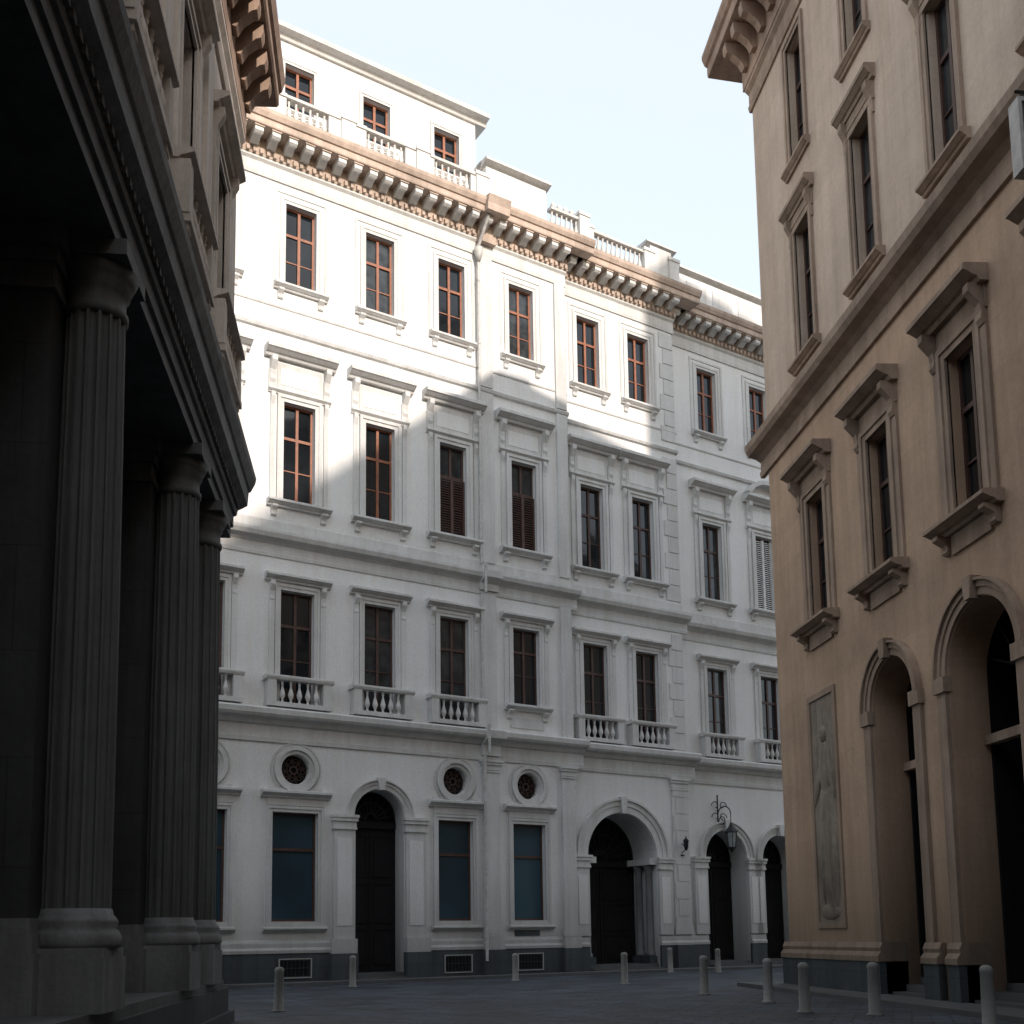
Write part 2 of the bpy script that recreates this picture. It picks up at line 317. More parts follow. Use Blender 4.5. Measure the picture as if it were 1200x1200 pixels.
def gwin(cu,u0,u1,w=1.55):
    fw.cell(u0,u1,0,6.45,('rect',cu,w,2.05,5.65),'white'); fw.cell(u0,u1,6.45,8.5,('circ',cu,7.1,.5),'white',depth=.35)
    window(fg,ff,cu,w,2.05,5.65,wood='woodd',glass='teal',mull=False,trans=(.66,))
    frame(ft,cu,w,2.05,5.65,.2,.08,'wtrim',bottom=True)
    ft.box(cu-w/2-.2,cu+w/2+.2,-.03,.05,5.87,6.12,'wtrim'); ledge(ft,cu-w/2-.42,cu+w/2+.42,6.12,6.36,.28,'wtrim')
    ledge(ft,cu-w/2-.3,cu+w/2+.3,1.7,1.86,.2,'wtrim')
    ft.ring(cu,7.1,.52,.64,-.03,.06,'wtrim',0,2*math.pi,36); ft.ring(cu,7.1,.64,.78,-.03,.13,'wtrim',0,2*math.pi,36); ft.ring(cu,7.1,.84,.9,-.03,.04,'wtrim',0,2*math.pi,36)
    ft.box(cu-.95,cu+.95,-.03,.05,6.36,6.47,'wtrim')
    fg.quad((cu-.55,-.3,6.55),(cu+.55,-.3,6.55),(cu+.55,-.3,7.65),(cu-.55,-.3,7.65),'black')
    fi.ring(cu,7.1,.1,.15,-.2,-.16,'woodd',0,2*math.pi,16)
    for k in range(8):
        a=k*math.pi/4+.2; fi.tube((cu+.15*math.cos(a),-.17,7.1+.15*math.sin(a)),(cu+.5*math.cos(a),-.17,7.1+.5*math.sin(a)),.016,'woodd',5)
        fi.ring(cu+.32*math.cos(a+.39),7.1+.32*math.sin(a+.39),.07,.09,-.18,-.16,'woodd',0,2*math.pi,8)
def door(cu,u0,u1,w,zs,dep=.7,jamb=.8,z0=.3,band=.35):
    fw.cell(u0,u1,0,8.5,('arch',cu,w,0.0,zs),'white',depth=dep,mr='wtrim')
    r=w/2
    arch(ft,cu,zs,r,band,'wtrim',p=.13)
    zi=zs-.5
    for q in(-1,1):
        a,b=sorted((cu+q*(r+.02),cu+q*(r+jamb)))
        ft.box(a,b,-.03,.14,1.45,zi,'wtrim'); ft.box(a+.12,b-.12,0,.16,1.9,zi-.3,'white')
        impost(ft,a,b,zi,.14,'wtrim',.5)
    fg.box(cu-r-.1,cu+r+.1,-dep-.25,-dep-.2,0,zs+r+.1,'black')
    doorleaf(fd,cu,w,z0,zs-.35,-dep-.05)
    fd.box(cu-r,cu+r,-dep-.15,-dep+.06,zs-.35,zs-.1,'door')
    for k in range(9):
        a=math.pi*(k+.5)/9; fi.tube((cu+.2*math.cos(a),-dep,zs-.05+.2*math.sin(a)),(cu+r*math.cos(a),-dep,zs+r*math.sin(a)),.02,'iron',5)
    for rr in(.2,.6,.97): fi.ring(cu,zs,r*rr-.02,r*rr+.02,-dep-.02,-dep+.02,'iron',0,math.pi,20)
    for k in range(2): ft.box(cu-r+.03*k,cu+r-.03*k,-dep-.1,.3-.32*k,.004+.15*k,.15+.15*k,'step')
for i,c in enumerate(colsA):
    if i==5 or i==1: door(c,ed[i],ed[i+1],1.9,5.65)
    else: gwin(c,ed[i],ed[i+1],1.6 if i<6 else 1.45)
def plinthseg(u0,u1,vents=()):
    ft.box(u0,u1,-.03,.12,0.0,1.02,'plinth'); ft.prof(u0,u1,[(-.03,1.02),(.15,1.02),(.16,1.12),(.1,1.2),(.1,1.34),(.06,1.42),(-.03,1.45)],'wtrim')
    for v in vents:
        fg.box(v-.5,v+.5,.1,.125,.28,.78,'black'); frame(ft,v,1.0,.28,.78,.07,.16,'wtrim',bottom=True)
        for k in range(7): fi.tube((v-.42+k*.14,.14,.28),(v-.42+k*.14,.14,.78),.014,'iron',5)
        fi.tube((v-.5,.14,.53),(v+.5,.14,.53),.014,'iron',5)
plinthseg(-13.6,colsA[1]-.97); plinthseg(colsA[1]+.97,3.39-.97,(.3,-2.8)); plinthseg(3.39+.97,11.7,(6.42,9.5))
for (a,b) in((7.55,8.25),(11.1,11.7)): 
    pilaster(ft,a,b,1.45,7.95,.12,'wtrim',cap=.45); ft.box(a-.12,b+.12 if b<11 else b+.1,0,.28,0,1.0,'plinth'); ft.box(a-.08,b+.08,0,.24,1.0,1.44,'wtrim')
for q in(-1,1):
    c=3.39+q*1.4; ft.box(c-.48,c+.48,0,.3,0,.98,'plinth'); ft.box(c-.46,c+.46,0,.27,.98,1.46,'wtrim')
ft.box(8.9,10.0,0,.03,.98+.5,.98+.85,'plinth')
# attic on A
fw.off=-.3; ft.off=-.3; fg.off=-.3; ff.off=-.3
for i,c in enumerate(colsA[:7]):
    e1=ed[i+1] if i<6 else 7.75
    fw.cell(ed[i],e1,29.7,33.9,('rect',c,1.12,31.2,33.0),'white')
    window(fg,ff,c,1.12,31.2,33.0,trans=(.6,)); frame(ft,c,1.12,31.2,33.0,.17,.06,'wtrim'); ledge(ft,c-.85,c+.85,31.0,31.18,.15,'wtrim')
fw.quad((7.75,0,29.7),(7.75,-9,29.7),(7.75,-9,33.9),(7.75,0,33.9),'white')
ft.prof(-13.6,8.2,[(-9,33.85),(.1,33.85),(.16,34.0),(.42,34.05),(.46,34.2),(.3,34.3),(-9,34.9)],'wtrim')
ft.off=0
n=.55
posts=[-13.4,-10.4,-7.4,-4.4,-1.3,1.8,4.85,7.45]
for p in posts: post(fb,p-.28,p+.28,n-.2,n+.2,29.85,31.0,'wtrim')
for a,b in zip(posts[:-1],posts[1:]):
    m_=(a+b)/2
    for s0,s1 in((a+.28,m_-.8),(m_+.8,b-.28)): fb.box(s0,s1,n-.12,n+.12,29.85,30.86,'wtrim'); fb.box(s0,s1,n-.16,n+.17,30.82,30.95,'wtrim')
    balustrade(fb,m_-.8,m_+.8,n,29.85,30.95,'wtrim')
fb.box(7.75,10.6,-.3,.5,29.85,31.55,'white'); ledge(fb,7.65,10.75,31.55,31.85,.72,'wtrim'); fb.box(7.65,10.75,-.4,.3,31.6,31.9,'wtrim'); fb.box(8.1,10.2,.4,.54,30.2,31.2,'wtrim')
balustrade(fb,10.75,12.2,.5,29.85,30.9,'wtrim'); post(fb,12.1,12.6,.25,.75,29.85,31.1,'wtrim')
for q in range(5):
    fb.lathe(10.95+q*.3,.5,[(.03,30.9),(.1,30.95),(.13,31.05),(.07,31.15),(.02,31.2)],'wtrim',8)
fw.off=0
fw.quad((11.7,0,0),(11.7,-4,0),(11.7,-4,29.8),(11.7,0,29.8),'white')
fw.box(-13.6,11.69,-14,-2.5,0,29.8,'white'); fw.quad((-13.6,0,29.75),(11.7,0,29.75),(11.7,-14,29.75),(-13.6,-14,29.75),'roof')
# section B
setoff(-.45)
cB=[13.25,15.95]; eB=[11.6,14.6,17.9]
for i,c in enumerate(cB): upper(c,eB[i],eB[i+1],bal=True)
strings(11.72,17.9,1); top(11.72,17.9,0,1)
door(14.4,11.6,17.9,3.5,4.6,dep=1.5,jamb=.7,band=.6)
for q in(-1,1):
    for nx in(-.35,-1.0):
        fb.lathe(14.4+q*1.6,nx,[(.2,.6),(.2,.7),(.15,.8),(.14,4.0),(.18,4.1),(.22,4.2),(.22,4.3)],'dbase',12)
        fb.box(14.4+q*1.6-.24,14.4+q*1.6+.24,nx-.24,nx+.24,0,.6,'plinth')
    ft.box(14.4+q*1.6-.24,14.4+q*1.6+.24,-1.45,.05,4.3,4.55,'wtrim')
plinthseg(11.72,12.6); plinthseg(16.2,17.9)
for z in range(0,26):
    z0=9.2+z*.72
    if z0>27.6: break
    if 14.0<z0<15.3 or 21.9<z0<22.6: continue
    L=.75 if z%2 else .55
    ft.box(17.9-L,17.93,-.02,.04,z0,z0+.66,'wtrim')
for z in range(9): ft.box(17.25 if z%2 else 17.1,17.93,-.02,.07,1.5+z*.71,1.5+z*.71+.66,'wtrim')
pilaster(ft,17.05,17.9,1.45,7.95,.05,'wtrim'); ft.box(16.95,18.0,0,.26,0,1.0,'plinth')
n=.5
for p in(12.9,16.2,17.6): post(fb,p-.28,p+.28,n-.22,n+.22,29.85,31.1,'wtrim')
balustrade(fb,13.18,15.92,n,29.85,31.0,'wtrim'); fb.box(16.3,17.5,n-.2,n+.15,29.85,31.35,'wtrim'); ledge(fb,16.1,17.8,31.35,31.55,.7,'wtrim')
fw.quad((17.9,0,0),(17.9,-4,0),(17.9,-4,29.8),(17.9,0,29.8),'white')
fw.box(11.8,17.89,-14,-3.2,0,29.8,'white'); fw.quad((11.7,0,29.75),(17.9,0,29.75),(17.9,-12,29.75),(11.7,-12,29.75),'roof')
# section C
setoff(-1.15)
cC=[20.55,23.85,27.15,30.45]; eC=[17.8,22.2,25.5,28.8,32.2]
for i,c in enumerate(cC): upper(c,eC[i],eC[i+1],row3='curve' if i%2 else 'flat',shut=2 if i==1 else 0)
strings(17.92,32.2); top(17.92,32.2,0,1)
door(20.7,17.8,22.35,2.4,4.75,dep=1.0,jamb=.75,band=.42); door(24.0,22.35,25.6,2.2,4.75,dep=1.0,jamb=.6,band=.42)
gwin(27.2,25.6,28.8); gwin(30.4,28.8,32.2)
plinthseg(18.1,19.45); plinthseg(21.95,22.85); plinthseg(25.15,32.2)
fb.box(18.6,24,-.1,.6,29.85,31.2,'white'); ledge(fb,18.5,24.1,31.2,31.5,.8,'wtrim'); fb.box(24.2,32,-.1,.5,29.85,30.8,'white')
for a in(19.0,20.6,22.2): fb.box(a,a+1.2,.5,.64,30.1,30.95,'wtrim')
fw.box(17.95,32.19,-14,-3.0,0,29.8,'white'); fw.quad((32.2,0,0),(32.2,-14,0),(32.2,-14,29.8),(32.2,0,29.8),'white'); fw.quad((17.9,0,29.75),(32.2,0,29.75),(32.2,-12,29.75),(17.9,-12,29.75),'roof')
# downpipes
setoff(0)
def pipe(u,n,z0,z1):
    fp.tube((u,n,z0),(u,n,z1),.055,'pipe',10)
    z=z0+1
    while z<z1: fp.tube((u,n,z),(u,n,z+.08),.07,'pipe',10); z+=2.6
pipe(7.52,.2,9.3,14.2); pipe(7.52,.2,15.4,28.2); pipe(7.52,.62,8.1,9.2); pipe(7.52,.5,14.2,15.4); fp.tube((7.52,.2,28.2),(7.6,.9,29.2),.065,'pipe'); pipe(7.5,.32,.6,8.1)
fp.lathe(7.52,.25,[(.07,27.6),(.16,27.9),(.18,28.15),(.07,28.15)],'pipe',10)
pipe(11.95,-.3,1.0,28.0)
fp.tube((2.2,-3,34.5),(2.2,-3,37),.025,'iron'); fp.tube((1.9,-3,36.4),(2.5,-3,36.4),.02,'iron')
for a in ALL: a.finish(WB)
# ------------------------------------------------------------------ TAN PALACE (right)
TB=root('tan_palace')
o=(10.9,0,0); uu=(0,1,0); n_=(-1,0,0)
tw=F('walls',o,uu,n_); tt=F('stone_trim',o,uu,n_); tg=F('window_glass',o,uu,n_); tf=F('window_frames',o,uu,n_); te=F('roof_eaves',o,uu,n_); td=F('doors',o,uu,n_)
cs=[25.97-3.6*k for k in range(17)]; es=[29.2]+[(cs[i]+cs[i+1])/2 for i in range(16)]+[cs[-1]-1.8]
def hood(T,cu,w,z,p,m):
    T.box(cu-w/2+.1,cu+w/2-.1,-.03,.06,z-.45,z,m); ledge(T,cu-w/2,cu+w/2,z,z+.32,p,m)
    for q in(-1,1): console(T,cu+q*(w/2-.22),.18,z-.75,z+.01,p*.7,m)
for i,c in enumerate(cs):
    u1,u0=es[i],es[i+1]
    if i==0:
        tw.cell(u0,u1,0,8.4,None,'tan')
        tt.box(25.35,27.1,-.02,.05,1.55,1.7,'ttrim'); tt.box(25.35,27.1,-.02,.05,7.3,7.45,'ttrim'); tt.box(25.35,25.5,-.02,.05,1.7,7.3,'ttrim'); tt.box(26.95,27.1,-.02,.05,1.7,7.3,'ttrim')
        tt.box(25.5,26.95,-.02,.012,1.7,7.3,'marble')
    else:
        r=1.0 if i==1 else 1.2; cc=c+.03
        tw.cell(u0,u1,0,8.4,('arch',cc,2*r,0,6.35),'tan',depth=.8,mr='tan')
        arch(tt,cc,6.35,r,.34,'ttrim',p=.12)
        for q in(-1,1):
            a,b=sorted((cc+q*(r+.02),cc+q*(r+.34))); tt.box(a,b,-.03,.08,1.2,6.05,'ttrim'); tt.box(a-.05,b+.05,-.05,.14,6.05,6.35,'ttrim')
            a2,b2=sorted((cc+q*(r+.0),cc+q*1.62)); tt.box(a2,b2,-.5,.16,0,.8,'plinth'); tt.prof(a2-.03,b2+.03,[(-.5,.8),(.2,.8),(.2,.92),(.12,1.02),(.14,1.1),(.08,1.22),(-.5,1.22)],'ttrim')
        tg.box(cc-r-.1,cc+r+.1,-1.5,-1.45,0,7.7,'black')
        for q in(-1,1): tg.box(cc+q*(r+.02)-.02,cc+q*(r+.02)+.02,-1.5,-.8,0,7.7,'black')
        td.box(cc-r,cc-r+.07,-1.45,-.78,.45,5.0,'door'); td.box(cc+r-.07,cc+r,-1.45,-.78,.45,5.0,'door')
        tt.box(cc-r,cc+r,-.85,-.65,5.0,5.18,'ttrim'); td.box(cc-.04,cc+.04,-.85,-.75,5.18,7.2,'door')
        for k in range(5):
            a=math.pi*(k+.5)/5; td.tube((cc+.2*math.cos(a),-.8,6.3+.2*math.sin(a)),(cc+r*math.cos(a),-.8,6.35+r*math.sin(a)),.025,'door',5)
        for k in range(3): tt.box(cc-r+.01,cc+r-.01,-1.25,-.1-.32*k,.004+.15*k,.15+.15*k,'step')
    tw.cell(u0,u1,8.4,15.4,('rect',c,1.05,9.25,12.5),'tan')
    window(tg,tf,c,1.05,9.25,12.5,n=-.22,wood='woodd',trans=(.66,),bars=(.33,))
    frame(tt,c,1.05,9.25,12.5,.26,.1,'ttrim'); 
    for q in(-1,1): tt.box(c+q*.88-.1,c+q*.88+.1,-.03,.06,9.2,12.4,'ttrim')
    hood(tt,c,2.2,13.15,.5,'ttrim'); sill(tt,c,2.2,9.2,.42,'ttrim'); tt.box(c-.7,c+.7,-.03,.06,8.6,8.98,'ttrim')
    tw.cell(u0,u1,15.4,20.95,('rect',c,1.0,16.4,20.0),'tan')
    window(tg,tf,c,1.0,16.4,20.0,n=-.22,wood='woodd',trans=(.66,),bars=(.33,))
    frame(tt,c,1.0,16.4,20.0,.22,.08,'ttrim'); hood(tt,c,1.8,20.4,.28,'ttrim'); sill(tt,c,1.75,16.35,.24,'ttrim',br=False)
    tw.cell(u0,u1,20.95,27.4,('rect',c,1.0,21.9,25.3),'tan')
    window(tg,tf,c,1.0,21.9,25.3,n=-.22,wood='woodd',trans=(.66,),bars=(.33,))
    frame(tt,c,1.0,21.9,25.3,.22,.07,'ttrim'); sill(tt,c,1.6,21.85,.2,'ttrim',br=False)
E0=es[-1]; E1=29.2
def blob(cu,cz,ru,rz,rn,rot=0):
    pts=[];fs=[];S=14
    for j in range(7):
        ph=math.pi/2*j/6
        for i in range(S):
            a=2*math.pi*i/S; x=ru*math.cos(ph)*math.cos(a); z=rz*math.cos(ph)*math.sin(a)
            pts.append((cu+x*math.cos(rot)-z*math.sin(rot),.01+rn*math.sin(ph),cz+x*math.sin(rot)+z*math.cos(rot)))
    for j in range(6):
        for i in range(S): fs.append((j*S+i,j*S+(i+1)%S,(j+1)*S+(i+1)%S,(j+1)*S+i))
    tt.add(pts,fs,'marble',True)
blob(26.2,6.35,.17,.22,.1); blob(26.2,5.5,.34,.7,.09); blob(26.25,4.0,.42,1.3,.08,.05); blob(26.1,2.9,.5,1.1,.07,-.04); blob(26.6,5.2,.13,.7,.08,.5); blob(25.85,5.3,.12,.65,.08,-.3); blob(26.45,3.4,.1,1.3,.1,.1); blob(26.0,3.6,.09,1.4,.1,-.06); blob(26.25,1.95,.6,.2,.05)
tt.prof(E0,E1+.45,[(-.05,14.5),(.08,14.5),(.1,14.66),(.06,14.68),(.06,14.95),(.2,15.05),(.42,15.12),(.5,15.24),(.52,15.42),(.46,15.5),(-.05,15.62)],'ttrim')
tt.prof(E0,E1+.1,[(-.05,15.62),(.08,15.62),(.08,15.95),(.03,16.02),(-.05,16.02)],'ttrim')
tt.prof(27.45,E1+.16,[(-.05,0),(.16,0),(.16,.8),(-.05,.8)],'plinth'); tt.prof(27.45,E1+.18,[(-.05,.8),(.2,.8),(.2,.92),(.12,1.02),(.14,1.1),(.08,1.22),(-.05,1.22)],'ttrim')
tt.box(24.0,27.45,-.05,.158,0,.8,'plinth'); tt.prof(24.0,27.45,[(-.05,.8),(.19,.8),(.19,.92),(.11,1.02),(.13,1.1),(.07,1.22),(-.05,1.22)],'ttrim')
tt.prof(E0,E1+.1,[(-.05,25.75),(.06,25.75),(.1,25.9),(.06,25.95),(.06,26.3),(.16,26.4),(.18,26.5),(-.05,26.5)],'ttrim')
te.box(E0,E1+.2,-.05,.2,26.5,27.5,'tcorn')
te.prof(E0,E1+1.05,[(-.5,27.5),(.98,27.62),(1.0,27.7),(1.0,27.95),(1.08,28.0),(1.16,28.2),(1.16,28.32),(-.5,28.6)],'tcorn')
u=E1-.3
while u>E0:
    te.prof(u-.13,u+.13,[(.15,26.85),(.35,26.8),(.45,27.0),(.7,27.2),(.86,27.24),(.9,27.38),(.9,27.56),(.15,27.52)],'tcorn'); 
    te.box(u-.48,u-.26,.15,.36,27.3,27.5,'tcorn'); u-=.74
tw.box(E0,E1-.01,-42,-1.6,0,27.4,'tan'); tw.quad((E1,0,0),(E1,-42,0),(E1,-42,27.4),(E1,0,27.4),'tan')
te.box(E1+.0,E1+1.05,-42,-.3,27.6,28.3,'tcorn'); tt.box(E1-.02,E1+.4,-42,-.02,14.8,15.5,'ttrim')
te.prof(E0,E1+.9,[(.9,28.3),(-.6,28.62),(-.6,28.3)],'roof'); te.box(E0,E1+.6,-42,-.5,28.0,28.55,'roof')
tw.box(25.5,29.0,-24,-10,28.5,38,'tan'); te.box(25.2,29.3,-24.3,-9.7,38,38.5,'roof')  # unseen tall block, added only to cast shade on white palace section C
for a in (tw,tt,tg,tf,te,td): a.finish(TB)
# ------------------------------------------------------------------ COLONNADED PALACE (left)
LB=root('colonnaded_palace')
o=(-2.9,0,0); n_=(1,0,0)
lw=F('walls',o,uu,n_); lc=F('columns',o,uu,n_); le=F('entablature',o,uu,n_); lg=F('window_glass',o,uu,n_); lf=F('window_frames',o,uu,n_); lv=F('cornice_and_brackets',o,uu,n_)
L0=-35; L1=20.75
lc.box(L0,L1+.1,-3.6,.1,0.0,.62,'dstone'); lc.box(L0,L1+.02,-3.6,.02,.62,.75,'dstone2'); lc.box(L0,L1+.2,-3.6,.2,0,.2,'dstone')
ET=9.0
def fluted(u,n,r):
    lc.box(u-.5,u+.5,n-.5,n+.4,.75,1.3,'dbase'); lc.box(u-.47,u+.47,n-.47,n+.38,1.3,1.4,'dbase')
    lc.lathe(u,n,[(r*1.28,1.40),(r*1.32,1.44),(r*1.32,1.51),(r*1.25,1.56),(r*1.15,1.6),(r*1.22,1.66),(r*1.16,1.7),(r*1.06,1.74),(r*1.02,1.8)],'dbase',32)
    fl=16;K=8;pts=[];fs=[];ns=fl*K; H=[1.78,3.4,5.0,6.8,8.3]; rs=[1,.995,.98,.94,.9]; dep=[1,1,.92,.87,.855,.87,.92,1]
    for z,k in zip(H,rs):
        for i in range(ns):
            q=i%K; sh={2:-.7,6:.7}.get(q,0)
            a=2*math.pi*(i+.5+sh)/ns; rr=r*k*dep[q]; pts.append((u+rr*math.cos(a),n+rr*math.sin(a),z))
    for j in range(4):
        for i in range(ns): fs.append((j*ns+i,j*ns+(i+1)%ns,(j+1)*ns+(i+1)%ns,(j+1)*ns+i))
    lc.add(pts,fs,'dstone2')
    lc.lathe(u,n,[(r*.9,8.26),(r*.98,8.3),(r*.98,8.36),(r*.9,8.38),(r*.9,8.56),(r*1.02,8.6),(r*1.0,8.65),(r*1.12,8.7),(r*1.27,8.82)],'dstone2',32)
    lc.box(u-r*1.32,u+r*1.32,n-r*1.32,n+r*1.2,8.82,ET,'dstone2')
def pier(u):
    a,b,c,e=u-.42,u+.42,-1.4,-.58
    lc.box(a,b,c,e,1.7,8.3,'dstone'); lc.box(a-.1,b+.1,c-.1,e+.1,.75,1.35,'dbase'); lc.box(a-.07,b+.07,c-.07,e+.07,1.35,1.55,'dbase'); lc.box(a-.03,b+.03,c-.03,e+.03,1.55,1.7,'dbase')
    for z0,z1,q in((8.3,8.38,.05),(8.38,8.6,.01),(8.6,8.75,.06),(8.75,ET,.12)): lc.box(a-q,b+q,c-q,e+q,z0,z1,'dstone2')
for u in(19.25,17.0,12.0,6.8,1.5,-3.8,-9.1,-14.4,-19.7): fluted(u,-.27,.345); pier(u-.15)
le.prof(L0,L1-.1,[(-1.5,ET),(.02,ET),(.02,ET+.2),(.07,ET+.21),(.07,ET+.42),(.12,ET+.44),(.14,9.52),(-1.5,9.52)],'dstone2')
le.prof(L0,L1+.1,[(-1.5,9.52),(.1,9.52),(.12,9.62),(.2,9.66),(.3,9.72),(.32,9.98),(.36,10.0),(.44,10.16),(.46,10.26),(-1.5,10.45)],'dbase')
u=L0
while u<L1-.2: le.box(u,u+.1,.1,.19,9.53,9.62,'dstone2'); u+=.2
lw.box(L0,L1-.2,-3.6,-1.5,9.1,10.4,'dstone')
lw.off=-3.6; lf.off=-3.6; le.off=-3.6; lg.off=-3.6
lw.quad((L0,0,0),(L1-.3,0,0),(L1-.3,0,9.2),(L0,0,9.2),'dstone')
for c in(14.4,9.1,3.8,-1.5): 
    doorleaf(lf,c,1.8,.75,4.6,.06); frame(le,c,1.8,.75,4.6,.25,.1,'dstone2'); ledge(le,c-1.4,c+1.4,5.0,5.25,.3,'dstone2')
lw.off=lf.off=le.off=lg.off=0
lw.box(L0,L1-.15,-14,-3.62,0,18.5,'dstone')
ws=[18.75-3.35*k for k in range(14)]; we=[L1]+[(ws[i]+ws[i+1])/2 for i in range(13)]+[ws[-1]-1.7]
for i,c in enumerate(ws):
    u1,u0=we[i],we[i+1]
    lw.cell(u0,u1,10.3,17.2,('rect',c,1.15,12.2,15.1),'cream')
    window(lg,lf,c,1.15,12.2,15.1,n=-.2,wood='woodd',trans=(.66,))
    frame(lv,c,1.15,12.2,15.1,.22,.08,'cream')
    for q in(-1,1): lv.box(c+q*.9-.1,c+q*.9+.1,-.03,.06,12.2,15.2,'cream'); console(lv,c+q*.9,.14,14.9,15.6,.2,'cream')
    ledge(lv,c-1.1,c+1.1,15.6,15.8,.3,'cream')
    ledge(lv,c-1.1,c+1.1,12.05,12.2,.34,'cream'); lv.box(c-1.05,c+1.05,-.03,.3,11.15,11.27,'cream')
    for q in(-1,1): lv.box(c+q*.95-.12,c+q*.95+.12,-.03,.28,11.27,12.05,'cream'); console(lv,c+q*.9,.18,10.75,11.15,.26,'cream')
    for k in range(6): baluster(lv,c-.68+.27*k,.18,11.27,.78,.09,'cream')
    um=u0; lv.box(um-.25,um+.25,-.03,.08,10.5,16.5,'cream'); lv.box(um-.3,um+.3,-.03,.14,16.5,16.75,'cream'); lv.box(um-.3,um+.3,-.03,.12,10.45,10.8,'cream')
lw.quad((L1,0,10.3),(L1,-12,10.3),(L1,-12,18.6),(L1,0,18.6),'cream')
lv.prof(L0,L1+.1,[(-.05,16.75),(.06,16.75),(.1,16.9),(.06,16.95),(.06,17.2),(.14,17.3),(.14,17.4),(-.05,17.4)],'cream')
lv.box(L0,L1+.15,-.05,.15,17.4,18.5,'tcorn')
lv.prof(L0,L1+.65,[(-.5,18.5),(.7,18.55),(.74,18.6),(.74,18.85),(.8,18.9),(.86,19.1),(.86,19.2),(-.5,19.4)],'tcorn')
lv.box(L1+.1,L1+.62,-12,-.4,18.5,19.2,'tcorn'); lw.box(L0,L1+.3,-14,-.3,19.0,19.5,'roof'); lv.box(L1-.02,L1+.3,-12,-.05,9.6,10.2,'dstone2')
u=L1-.1
while u>L0:
    lv.prof(u-.13,u+.13,[(.1,17.9),(.24,17.86),(.34,18.05),(.52,18.2),(.61,18.23),(.65,18.34),(.65,18.53),(.1,18.5)],'tcorn'); lv.box(u-.43,u-.25,.12,.28,18.3,18.5,'tcorn'); u-=.64
for k in range(16):
    lv.prof(L1+.1,L1+.55,[( -.6-k*.66,17.95),(-.3-k*.66,17.95),(-.3-k*.66,18.5),(-.6-k*.66,18.5)],'tcorn')
for a in(lw,lc,le,lg,lf,lv): a.finish(LB)
# ------------------------------------------------------------------ unseen building behind the viewer, added to occlude sky and fill reflections
CB=root('unseen_street_building')
q=F('walls',(-25,-48,0),(1,0,0),(0,1,0)); qg=F('window_glass',(-25,-48,0),(1,0,0),(0,1,0)); qf=F('window_frames',(-25,-48,0),(1,0,0),(0,1,0))
for j in range(5):
    for i in range(15):
        c=2+i*4; z=j*4.6; q.cell(c-2,c+2,z,z+4.6,('rect',c,1.4,z+1.2,z+3.8),'tan'); window(qg,qf,c,1.4,z+1.2,z+3.8,wood='woodd')
    ledge(q,0,60,z+4.4,z+4.6,.25,'ttrim')
q.box(0,60,-12,-.6,0,23,'tan'); q.box(0,60,-12,.6,23,23.6,'ttrim')
for a in(q,qg,qf): a.finish(CB)
# ------------------------------------------------------------------ lantern, sign, wall lamp, bollards
def lantern_obj(name,o,u,n,fn):
    r=root(name); a=F('body',o,u,n); fn(a); a.finish(r); return r
def lan(a):
    for k in range(14):
        t0=k/14*math.pi; t1=(k+1)/14*math.pi
        a.tube((0,.4-.4*math.cos(t0),6.6+.36*math.sin(t0)),(0,.4-.4*math.cos(t1),6.6+.36*math.sin(t1)),.025,'iron')
        a.tube((0,.25+.18*math.cos(2*t0),6.35+.18*math.sin(2*t0)),(0,.25+.18*math.cos(2*t1),6.35+.18*math.sin(2*t1)),.018,'iron')
    a.tube((0,0,5.9),(0,0,7.5),.035,'iron'); a.tube((0,.8,6.6),(0,.8,6.15),.018,'iron')
    for s_ in(-1,1):
        for k in range(10):
            t0=k/10*5; t1=(k+1)/10*5; r0=.25-.04*t0; r1=.25-.04*t1
            for zz in (7.0,6.5): a.tube((s_*.2+r0*math.cos(t0)*s_,.1,zz+r0*math.sin(t0)),(s_*.2+r1*math.cos(t1)*s_,.1,zz+r1*math.sin(t1)),.02,'iron')
    a.lathe(0,.8,[(.05,6.2),(.09,6.08),(.28,5.85),(.3,5.8),(.25,5.78)],'iron',6,False)
    a.lathe(0,.8,[(.23,5.78),(.15,5.15)],'lglass',6,False)
    a.lathe(0,.8,[(.19,5.16),(.17,5.1),(.07,5.0),(.03,4.92)],'iron',6,False)
    for k in range(6):
        t=k*math.pi/3; a.tube((.245*math.cos(t),.8+.245*math.sin(t),5.79),(.17*math.cos(t),.8+.17*math.sin(t),5.14),.016,'iron',5)
lantern_obj('wall_lantern',P0+d*20.3-nn*1.15,d,nn,lan)
def lamp2(a):
    a.lathe(0,.05,[(.09,4.7),(.09,4.75)],'iron'); a.tube((0,0,4.8),(0,.3,5.0),.02,'iron'); a.tube((0,0,5.25),(0,.3,5.0),.018,'iron')
    a.lathe(0,.3,[(.03,4.9),(.08,5.0),(.11,5.28),(.13,5.31),(.04,5.42),(.02,5.5)],'iron',8)
lantern_obj('wall_lamp',P0+d*17.5-nn*.42,d,nn,lamp2)
def sgn(a):
    Y=14.6
    a.box(Y-.1,Y+.1,.6,1.25,12.95,14.0,'sign'); 
    for (n0,n1,z0,z1) in((.55,1.3,14.0,14.07),(.55,1.3,12.88,12.95),(.55,.61,12.95,14.0),(1.24,1.3,12.95,14.0)): a.box(Y-.13,Y+.13,n0,n1,z0,z1,'pipe')
    a.tube((Y,0,14.25),(Y,1.25,14.25),.025,'iron'); a.tube((Y,.7,14.25),(Y,.7,14.05),.02,'iron'); a.tube((Y,1.15,14.25),(Y,1.15,14.05),.02,'iron')
lantern_obj('projecting_sign',(10.9,0,0),uu,(-1,0,0),sgn)
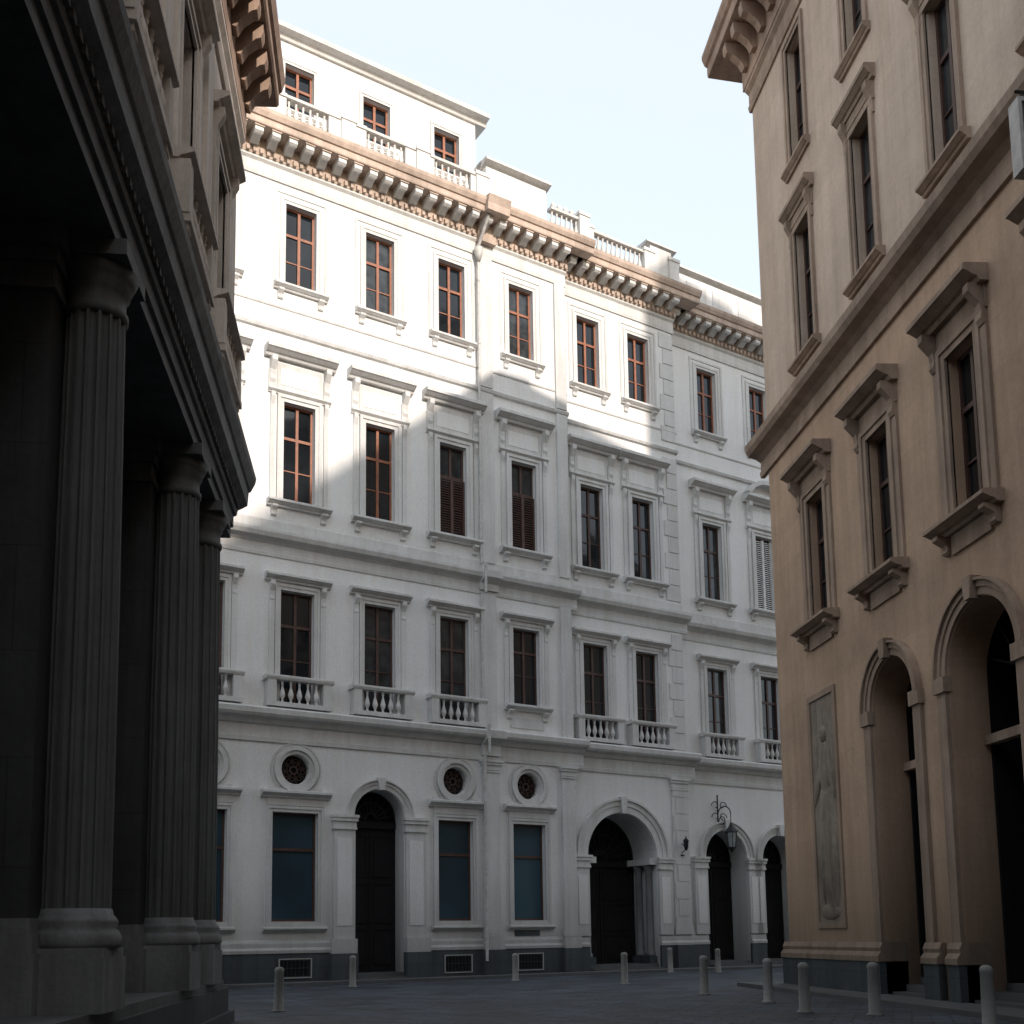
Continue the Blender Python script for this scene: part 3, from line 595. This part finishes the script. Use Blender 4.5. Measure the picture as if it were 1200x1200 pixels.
bl=[(-2.14,23.4),(-.95,34.5),(4.3,36.7),(7.06,32.6),(7.64,26.3),(8.03,22.9),(7.62,19.8),(8.5,18.8),(9.02,16.0),(10.9,42.0),(12.5,41.1)]
for x,y in bl:
    a=F('stone_bollard',(0,0,0),(1,0,0),(0,1,0)); k=.93+R()*.06
    a.lathe(0,0,[(.15,0),(.15,.03),(.105,.05),(.1,.5),(.092,.84),(.1,.86),(.1,.9),(.085,.94),(.05,.965),(.01,.97)],'boll',16)
    ob=a.finish(None); ob.location=(x,y,0); ob.scale=(1,1,k); ob.rotation_euler=((R()-.5)*.03,(R()-.5)*.03,R()*6)
# ------------------------------------------------------------------ ground
m,nt,b=newmat('paving'); L=nt.links; M['pave']=m
tc=N(nt,'ShaderNodeTexCoord'); mp=N(nt,'ShaderNodeMapping'); mp.inputs['Rotation'].default_value=(0,0,math.radians(26)); L.new(tc.outputs['Object'],mp.inputs[0])
br=N(nt,'ShaderNodeTexBrick'); br.inputs['Scale'].default_value=1; br.inputs['Brick Width'].default_value=.62; br.inputs['Row Height'].default_value=.34; br.inputs['Mortar Size'].default_value=.02
br.inputs['Color1'].default_value=(.055,.07,.09,1); br.inputs['Color2'].default_value=(.026,.034,.045,1); br.inputs['Mortar'].default_value=(.010,.012,.015,1); L.new(mp.outputs[0],br.inputs[0])
n1=N(nt,'ShaderNodeTexNoise'); n1.inputs['Scale'].default_value=.7; n1.inputs['Detail'].default_value=6; L.new(tc.outputs['Object'],n1.inputs[0])
col=mul(nt,br.outputs[0],ramp(nt,n1.outputs[0],.35,.65,(.6,.6,.6),(1.3,1.3,1.3))); L.new(col,b.inputs['Base Color'])
L.new(ramp(nt,n1.outputs[0],.3,.7,(.5,)*3,(.8,)*3),b.inputs['Roughness'])
bp=N(nt,'ShaderNodeBump'); bp.inputs['Strength'].default_value=.8; bp.inputs['Distance'].default_value=.03; L.new(br.outputs[1],bp.inputs['Height']); bp.invert=True; L.new(bp.outputs[0],b.inputs['Normal'])
g=F('ground',(0,0,0),(1,0,0),(0,1,0)); g.quad((-600,-600,0),(600,-600,0),(600,600,0),(-600,600,0),'pave'); g.finish(None)
pv=F('pavement',P0,d,nn); pv.box(-13.6,32,.0,1.2,-.05,.1,'step'); pv.finish(None)
pv=F('pavement',(10.9,0,0),uu,(-1,0,0)); pv.box(-32,30.5,0,1.1,-.05,.1,'step'); pv.finish(None)
# ------------------------------------------------------------------ light
sd=V((.5,-1,.455)).normalized(); elev=math.asin(sd.z)
w=bpy.data.worlds.new('World'); scene.world=w; w.use_nodes=True; nt=w.node_tree; L=nt.links; bg=nt.nodes['Background']
sk=N(nt,'ShaderNodeTexSky',sky_type='NISHITA'); sk.sun_disc=False; sk.sun_elevation=elev; sk.sun_rotation=math.atan2(sd.x,sd.y); sk.dust_density=1.5; sk.air_density=1; sk.ozone_density=1.5
mx=N(nt,'ShaderNodeMix',data_type='RGBA',blend_type='ADD'); mx.inputs[0].default_value=1; L.new(sk.outputs[0],mx.inputs[6]); mx.inputs[7].default_value=(5.75,6.0,6.0,1)
L.new(mx.outputs[2],bg.inputs[0]); bg.inputs[1].default_value=.13
sl=bpy.data.lights.new('sun','SUN'); sl.energy=4.6; sl.angle=math.radians(1.4); sl.color=(1,.88,.78)
so=bpy.data.objects.new('sun',sl); scene.collection.objects.link(so); so.rotation_euler=sd.to_track_quat('Z','Y').to_euler()
# ------------------------------------------------------------------ camera
Yc=V((-150,-164,-1300)).normalized(); Zc=V((-150,10436,-1300)).normalized(); Xc=Yc.cross(Zc).normalized(); Zc=Xc.cross(Yc)
cam=bpy.data.cameras.new('camera'); co=bpy.data.objects.new('camera',cam); scene.collection.objects.link(co); scene.camera=co
cam.sensor_width=36; cam.lens=39; cam.shift_y=.28; cam.clip_end=2000; cam.clip_start=.1
mt=Matrix((Xc,Yc,Zc)).to_4x4(); mt.translation=V((0,0,1.45)); co.matrix_world=mt
scene.view_settings.view_transform='Standard'; scene.view_settings.look='None'; scene.view_settings.exposure=0
